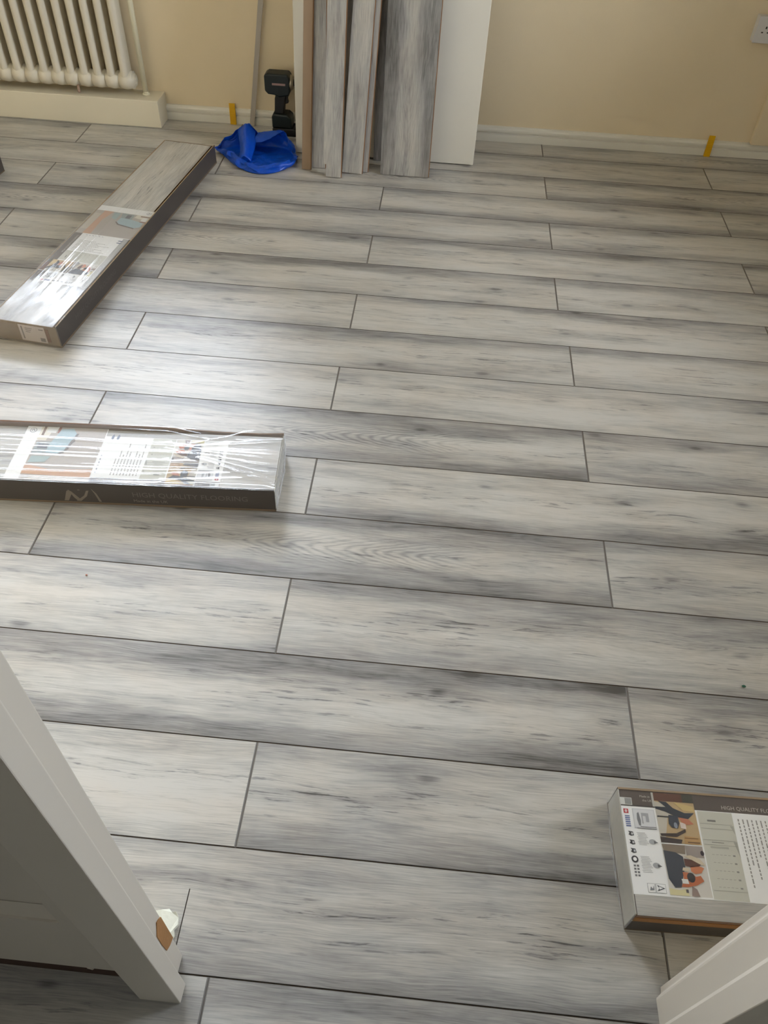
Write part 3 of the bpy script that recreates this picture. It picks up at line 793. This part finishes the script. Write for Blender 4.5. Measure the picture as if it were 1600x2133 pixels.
    p.poly([(0.061, 0.104), (0.080, 0.102), (0.091, 0.096), (0.092, 0.080), (0.086, 0.066), (0.080, 0.048), (0.070, 0.047), (0.062, 0.060)], (56, 60, 70), 3)
    p.poly([(0.092, 0.097), (0.104, 0.099), (0.118, 0.094), (0.1255, 0.084), (0.118, 0.085), (0.102, 0.093)], (206, 190, 164), 4)
    p.poly([(0.092, 0.093), (0.104, 0.092), (0.118, 0.085), (0.114, 0.082), (0.100, 0.080), (0.092, 0.082)], (92, 50, 32), 4)
    p.poly([(0.100, 0.082), (0.114, 0.083), (0.122, 0.080), (0.116, 0.072), (0.106, 0.070), (0.100, 0.074)], (202, 122, 78), 4)
    p.poly([(0.086, 0.072), (0.100, 0.071), (0.106, 0.066), (0.114, 0.068), (0.118, 0.060), (0.106, 0.053), (0.090, 0.049), (0.080, 0.049), (0.086, 0.060)], (190, 104, 58), 4)
    p.ell(0.098, 0.064, 0.0065, 0.0075, (40, 32, 30), 5); p.poly([(0.082, 0.061), (0.092, 0.061), (0.093, 0.054), (0.083, 0.054)], (226, 224, 216), 5)
    p.poly([(0.088, 0.079), (0.098, 0.078), (0.096, 0.073), (0.086, 0.074)], (214, 196, 168), 5)
    p.poly([(0.060, 0.046), (0.076, 0.044), (0.090, 0.047), (0.090, 0.036), (0.060, 0.036)], (216, 206, 158), 3)
    p.rect(0.086, 0.090, 0.0405, 0.0455, (92, 84, 84), 4); p.poly([(0.094, 0.036), (0.107, 0.036), (0.104, 0.047), (0.097, 0.051)], (150, 128, 118), 4)
    p.build('fitter_photo', card)
    # specification table
    p = Print(mp)
    p.poly([(0.128, 0.034), (0.184, 0.034), (0.188, 0.174), (0.130, 0.174)], (204, 202, 188), 1)
    p.rect(0.144, 0.158, 0.157, 0.160, (120, 116, 110), 2)
    for v in (0.153, 0.145, 0.1265, 0.1185, 0.0475): p.rect(0.131, 0.184, v, v+0.0006, (150, 148, 138), 2)
    p.rect(0.144, 0.164, 0.1225, 0.1235, (128, 124, 118), 2); p.rect(0.140, 0.170, 0.1135, 0.1165, (176, 174, 162), 2)
    for k in range(5):
        v = 0.103 - 0.0125*k
        for j in range(5): p.rect(0.140 + 0.0065*j, 0.144 + 0.0065*j, v, v+0.0007, (158, 154, 144), 2)
        p.rect(0.174, 0.178, v-0.001, v+0.0015, (150, 146, 138), 2)
    p.poly([(0.180, 0.152), (0.186, 0.152), (0.186, 0.138)], (178, 176, 164), 2); p.poly([(0.180, 0.126), (0.186, 0.126), (0.186, 0.100)], (172, 170, 158), 2)
    p.build('spec_table', card)
    # paragraph columns running across the card
    p = Print(mp)
    for k in range(9):
        u = 0.196 + 0.0075*k; v = 0.165
        while v > 0.060 + 0.012*((k*3) % 5):
            l = 0.004 + 0.004*((k*7 + int(v*1000)) % 3)
            p.rect(u, u+0.0022, v-l, v, (158, 154, 148), 1); v -= l + 0.0018
    p.build('text_block', card)
    p = Print(mp)
    for u in (0.266, 0.279):
        p.poly([(u, 0.030), (u+0.006, 0.028), (u+0.007, 0.040), (u+0.004, 0.046), (u+0.001, 0.041)], (104, 116, 142), 1); p.rect(u+0.002, u+0.004, 0.026, 0.032, (84, 92, 114), 2)
    p.build('foot_marks', card)
    p = Print(mp)
    for k in range(6): p.rect(0.292, 0.2945, 0.100+0.011*k, 0.105+0.011*k, (146, 150, 164), 1)
    p.build('dotted_row', card)
    p = Print(mp)
    p.text('HIGH QUALITY FLOORING', 0.1725, 0.1795, 0.0093, (196, 186, 176), 1)
    p.build('lettering', card)
    # room photograph and header
    p = Print(mp)
    p.rect(0.302, 0.462, 0.008, 0.200, (182, 172, 162), 1)
    p.poly([(0.302, 0.150), (0.400, 0.155), (0.462, 0.140), (0.462, 0.172), (0.302, 0.178)], (204, 160, 128), 2); p.rect(0.330, 0.440, 0.176, 0.198, (198, 190, 176), 2)
    p.poly([(0.430, 0.008), (0.462, 0.008), (0.462, 0.055), (0.440, 0.058)], (226, 218, 200), 2); p.rect(0.450, 0.456, 0.008, 0.040, (120, 84, 60), 3); p.poly([(0.420, 0.008), (0.446, 0.010), (0.446, 0.028), (0.424, 0.030)], (232, 230, 224), 3); p.rect(0.414, 0.420, 0.008, 0.030, (140, 76, 56), 3)
    p.poly([(0.384, 0.012), (0.412, 0.016), (0.424, 0.060), (0.428, 0.100), (0.400, 0.102), (0.384, 0.088), (0.372, 0.030)], (166, 190, 198), 4)
    p.poly([(0.424, 0.060), (0.458, 0.064), (0.460, 0.108), (0.428, 0.100)], (150, 160, 160), 4); p.rect(0.428, 0.452, 0.070, 0.086, (96, 100, 110), 5)
    p.poly([(0.366, 0.030), (0.372, 0.030), (0.386, 0.090), (0.400, 0.104), (0.396, 0.106), (0.380, 0.092)], (112, 104, 100), 5)
    p.poly([(0.410, 0.112), (0.456, 0.112), (0.458, 0.135), (0.420, 0.132)], (160, 180, 178), 4)
    p.build('room_photo', card)
    p = Print(mp)
    p.ell(0.480, 0.022, 0.0085, 0.0085, (130, 130, 140), 1); p.ell(0.480, 0.022, 0.0070, 0.0070, PAPER, 2)
    p.poly([(0.474, 0.018), (0.477, 0.026), (0.480, 0.020), (0.483, 0.026), (0.486, 0.018), (0.483, 0.0225), (0.480, 0.017), (0.477, 0.0225)], (96, 96, 110), 3)
    p.build('round_emblem', card)
    return card

def ridges(seed, n, amp, fan=0.0):
    q = random.Random(seed)
    L = [(q.uniform(0.0, 1.0), q.uniform(-fan, fan), q.uniform(0.007, 0.022), q.uniform(0.4, 1.0)*amp, q.uniform(0, 6.28), q.uniform(2.5, 7)) for _ in range(n)]
    def f(s, b):
        h = 0.0
        for b0, sl, w, a, ph, fr in L:
            c = b0 + sl*s + 0.012*math.sin(s*fr+ph)
            d = (b-c)/w
            if abs(d) < 3: h += a*math.exp(-d*d)*(0.55+0.45*math.sin(s*fr*1.7+ph))
        return h
    return f

_q = random.Random(21)
FAN = [(_q.uniform(-0.5, 0.32), _q.uniform(0.0010, 0.0028), _q.uniform(0.008, 0.022)) for _ in range(17)]

def pack(label, x, y, th, L, Wd, sgn, mp, z_top, film, front, end_mat, sticker=False, back_h=0.070, front_h=0.070, plank_b=(0.004, 0.198), lab=True, seed=1, crumple=None, lip=None, low_end=0.0, clear=False):
    """sgn=+1: the pack runs along +x from its corner, -1: along -x"""
    r = thing('flooring_pack', label, 'flooring pack', (x, y, 0.0006), th, 'packs of laminate flooring lying on the floor')
    a0, a1 = (0.0, L) if sgn > 0 else (-L, 0.0)
    t = MB(); wt = 0.0035
    t.box(a0, a1, 0, Wd, 0.0, 0.0045, 4)
    walls = [(0.0, wt, front_h, a0+0.001, a1-0.001), (Wd-wt, Wd, back_h, a0+0.001, a1-0.001-low_end)]
    if low_end:
        walls = walls[:1]
        zt = z_top+0.001; e = a1-0.001
        t.prism([(a0+0.001, 0.0045), (e, 0.0045), (e, zt+0.004), (e-0.06, zt), (e-0.15, zt), (e-0.31, back_h), (a0+0.001, back_h)], Wd-wt, Wd, 1, axis='y')
    for b0, b1, hh, e0, e1 in walls:
        o0 = (b0 == 0.0)
        t.box(e0, e1, b0, b1, 0.0045, hh, 0)
        base = len(t.mi)-6
        t.mi[base+1] = 3                       # top lip
        t.mi[base+(4 if o0 else 2)] = 1        # inner face
    t.build('card_tray', [M_DARKCARD, M_BROWNCARD, M_LIPCARD, lip or M_LIPCARD, M_BASECARD], r)
    # the planks inside: alike boards
    pb = rect_plank(a0+0.003-(a0+a1)/2, a1-0.003-(a0+a1)/2, -(plank_b[1]-plank_b[0])/2, (plank_b[1]-plank_b[0])/2, longc=0.0004, endc=0.0004, dz=0.0004).mesh('plank', LAMS)
    k = 0; z = z_top
    while z - TH > 0.0046:
        o = link('plank', pb, r); o.location = ((a0+a1)/2, (plank_b[0]+plank_b[1])/2, z); o.color = (0, .35, .35, .46)
        z -= 0.0081; k += 1
    # end closures
    for e, s in ((a0, -1), (a1, 1)):
        me = end_mat
        MB().box(min(e, e-s*0.0025), max(e, e-s*0.0025), wt, Wd-wt, 0.0046, z_top+0.001).build('end_flap', me, r, 0.0008)
    if sticker:
        st = Print(lambda u, v, l: (a0-0.0004-0.00015*l, Wd-u, v))
        st.rect(0.087, 0.166, 0.008, 0.061, (196, 184, 176), 0)
        st.rect(0.094, 0.098, 0.014, 0.056, (104, 96, 92), 1)
        for kk in range(3): st.rect(0.106, 0.128-0.004*kk, 0.050-0.006*kk, 0.052-0.006*kk, (110, 100, 96), 1)
        st.rect(0.146, 0.161, 0.012, 0.024, (112, 102, 98), 1); st.rect(0.148, 0.162, 0.050, 0.053, (110, 100, 96), 1)
        st.mb.f = [f[::-1] for f in st.mb.f]
        st.build('end_label', r)['label'] = 'pale printed address label'
        MB().box(a0-0.0012, a0-0.0003, 0.029, 0.039, 0.014, 0.056).build('tape', M_BROWNCARD, r)
    if lab: label_card(r, mp)
    if film:
        f0, f1 = film; rg = ridges(seed, 30 if sgn < 0 else 16, 0.0019 if sgn < 0 else 0.0012, 0.03)
        nb = 110; na = max(40, int(abs(f1-f0)*170))
        def fn(u, v):
            a = f0 + (f1-f0)*u
            s = a - a0 if sgn > 0 else -a
            b = -0.0012 + (Wd+0.0024)*v
            bb = b/Wd
            h = 0.0014
            fade = min(1.0, v/0.03, (1-v)/0.03)
            if sgn < 0:
                # creases run along the pack and gather towards its wrapped end
                pull = 0.5 + (bb-0.5)*(1.0 + 0.55*max(0.0, 1-s/0.28)) + 0.10*(0.5-bb)*min(1.0, s/1.0)
                h += rg(s*1.0, pull)*(1.0 if s > 0.05 else 0.6+s*8)*(1.0 if s > 0.2 else 0.35)
                if s < 0.22:
                    an = math.atan2(b-0.135, 0.275-s); w_ = min(1.0, (0.22-s)/0.05)
                    for a_, g_, wd in FAN:
                        dd = (an-a_)/wd
                        if abs(dd) < 3: h += w_*g_*math.exp(-dd*dd)
            else:
                e = math.exp(-((bb-0.10)/0.10)**2)
                h += rg(s, bb)*(0.25 + 1.0*e if s < 0.22 else 0.55)
            h += 0.0006*(noise.noise(Vector((a*9, b*40, seed)))+0.5)
            if crumple:
                ca, cw_ = crumple
                k = math.exp(-((s-ca)/cw_)**2)
                h += k*0.0022*abs(noise.noise(Vector((a*110, b*60, seed+3.0))))
            hb = z_top
            top_edge = max(front_h if v < 0.5 else back_h, z_top)
            dist = min(b+0.0012, Wd+0.0012-b)
            hb = max(z_top + 0.0012, top_edge - dist*0.35) if dist < 0.05 else z_top + 0.0012
            return (a, b, hb + max(0.0004, h*fade))
        mb = MB().grid(fn, na, nb, 0, True)
        if sgn < 0: mb.f = [f[::-1] for f in mb.f]
        nf = len(mb.f)
        # the film turned down over the wrapped end
        ae = a0 if sgn > 0 else a1; so_ = -1 if sgn > 0 else 1
        def fe(u, v):
            b = -0.0012 + (Wd+0.0024)*v
            zt = (fn(0.0, v)[2])
            return (ae + so_*(0.0008 + 0.007*math.sin(math.pi*min(1, u*0.9))*math.sin(math.pi*v) + 0.0035*abs(noise.noise(Vector((u*4, b*45, seed))))), b, zt + (0.002-zt)*u)
        mb.grid(fe, 12, 60, 0, True)
        if sgn > 0: mb.f = mb.f[:nf] + [f[::-1] for f in mb.f[nf:]]
        mb.build('shrink_film', M_FILM2 if clear else M_FILM, r)
    if front:
        p = Print(lambda u, v, l: (u, -0.0002-0.00012*l, v))
        front(p)
        p.build('side_print', r)
    return r

mpA = lambda u, v, l: (u+0.215, v, 0.0648+0.00025*l)
mpB = lambda u, v, l: (-u-0.130, 0.2025-v, 0.0608+0.00025*l)
mpC = lambda u, v, l: (u, v, 0.0688+0.00025*l)
LET = (104, 96, 90)
def frontB(p):
    p.text('HIGH QUALITY FLOORING', -0.332, 0.0300, 0.0222, LET, 1)
    p.text('Made in the UK', -0.332, 0.0130, 0.0125, (128, 118, 110), 1)
    m = (124, 114, 102)
    p.poly([(-0.494, 0.009), (-0.484, 0.009), (-0.470, 0.036), (-0.476, 0.045), (-0.482, 0.041)], m, 1)
    p.poly([(-0.478, 0.046), (-0.471, 0.040), (-0.455, 0.015), (-0.462, 0.009), (-0.469, 0.020)], m, 1)
    p.poly([(-0.466, 0.009), (-0.455, 0.009), (-0.438, 0.026), (-0.430, 0.045), (-0.436, 0.044), (-0.444, 0.028)], m, 1)
    p.poly([(-0.424, 0.053), (-0.414, 0.036), (-0.407, 0.009), (-0.413, 0.009), (-0.418, 0.034)], m, 1)
    p.ell(-0.453, 0.046, 0.003, 0.0012, m, 1)
    p.rect(-1.29, -0.002, 0.0045, 0.0058, (140, 116, 88), 1)
def frontA(p):
    p.rect(0.004, 1.27, 0.0045, 0.0058, (120, 98, 74), 1)
    m = (96, 88, 84)
    p.text('HIGH QUALITY FLOORING', 0.10, 0.030, 0.0222, (84, 77, 74), 1)
packA = pack('shrink wrapped laminate pack lying lengthwise from the bag towards the left edge', -0.7996, 0.1718, 1.4533, 1.277, 0.2068, 1, mpA, 0.0646, (0.0, 0.71), frontA, M_KHAKI, sticker=True, seed=3, plank_b=(0.0135, 0.2035), back_h=0.0648)
packB = pack('shrink wrapped laminate pack at the left edge with dark lettered side', -0.080, -0.3832, 0.064, 1.295, 0.2025, -1, mpB, 0.0606, (0.0, -1.29), frontB, M_GREYEND, seed=11, crumple=(0.255, 0.035), plank_b=(0.0045, 0.192), lip=M_DARKCARD, low_end=0.24)
packC = pack('laminate pack with photo label at the right edge beside the right jamb', 0.6331, -1.2139, 0.0245, 1.295, 0.205, 1, mpC, 0.0686, (0.0, 0.62), None, M_GREYEND, seed=5, front_h=0.046, plank_b=(0.002, 0.196), clear=True)
MB().box(0.003, 1.292, 0.0002, 0.0018, 0.0465, 0.0602).build('card_flap', plain('orange_card', (172, 124, 78), 0.85, 0.2, 400, 0.15), packC)
packD = pack('dark far corner of a laminate pack just showing at the upper left edge', -1.570, -0.033, 1.4533, 1.277, 0.2068, 1, mpA, 0.0646, None, None, M_KHAKI, seed=8, lab=False)

# ------------------------------------------------------------------ crumbs
def crumb(x, y, r, rgb, label, seed):
    q = random.Random(seed); mb = MB()
    mb.ball((0, 0, r*0.45), r, 8, 0, (1, 0.7, 0.45)); mb.v = [(v[0]*(1+q.uniform(-.2, .2)), v[1]*(1+q.uniform(-.2, .2)), v[2]) for v in mb.v]
    o = mb.build('crumb', plain('crumb', rgb, 0.7)); o.location = (x, y, 0.0002); tag(o, label, 'crumb')
crumb(0.929, -0.741, 0.0042, (52, 104, 84), 'tiny green crumb on the floor near the right edge', 1)
crumb(-0.452, -0.617, 0.0026, (176, 112, 90), 'tiny reddish crumb on the floor below the lettered pack', 2)

# ------------------------------------------------------------------ turn the whole room so that its back wall lies along x
bpy.context.view_layer.update()
for o in list(COL.objects):
    if o.parent is None and o.type not in {'CAMERA', 'LIGHT'}:
        o.matrix_world = TURN @ o.matrix_world
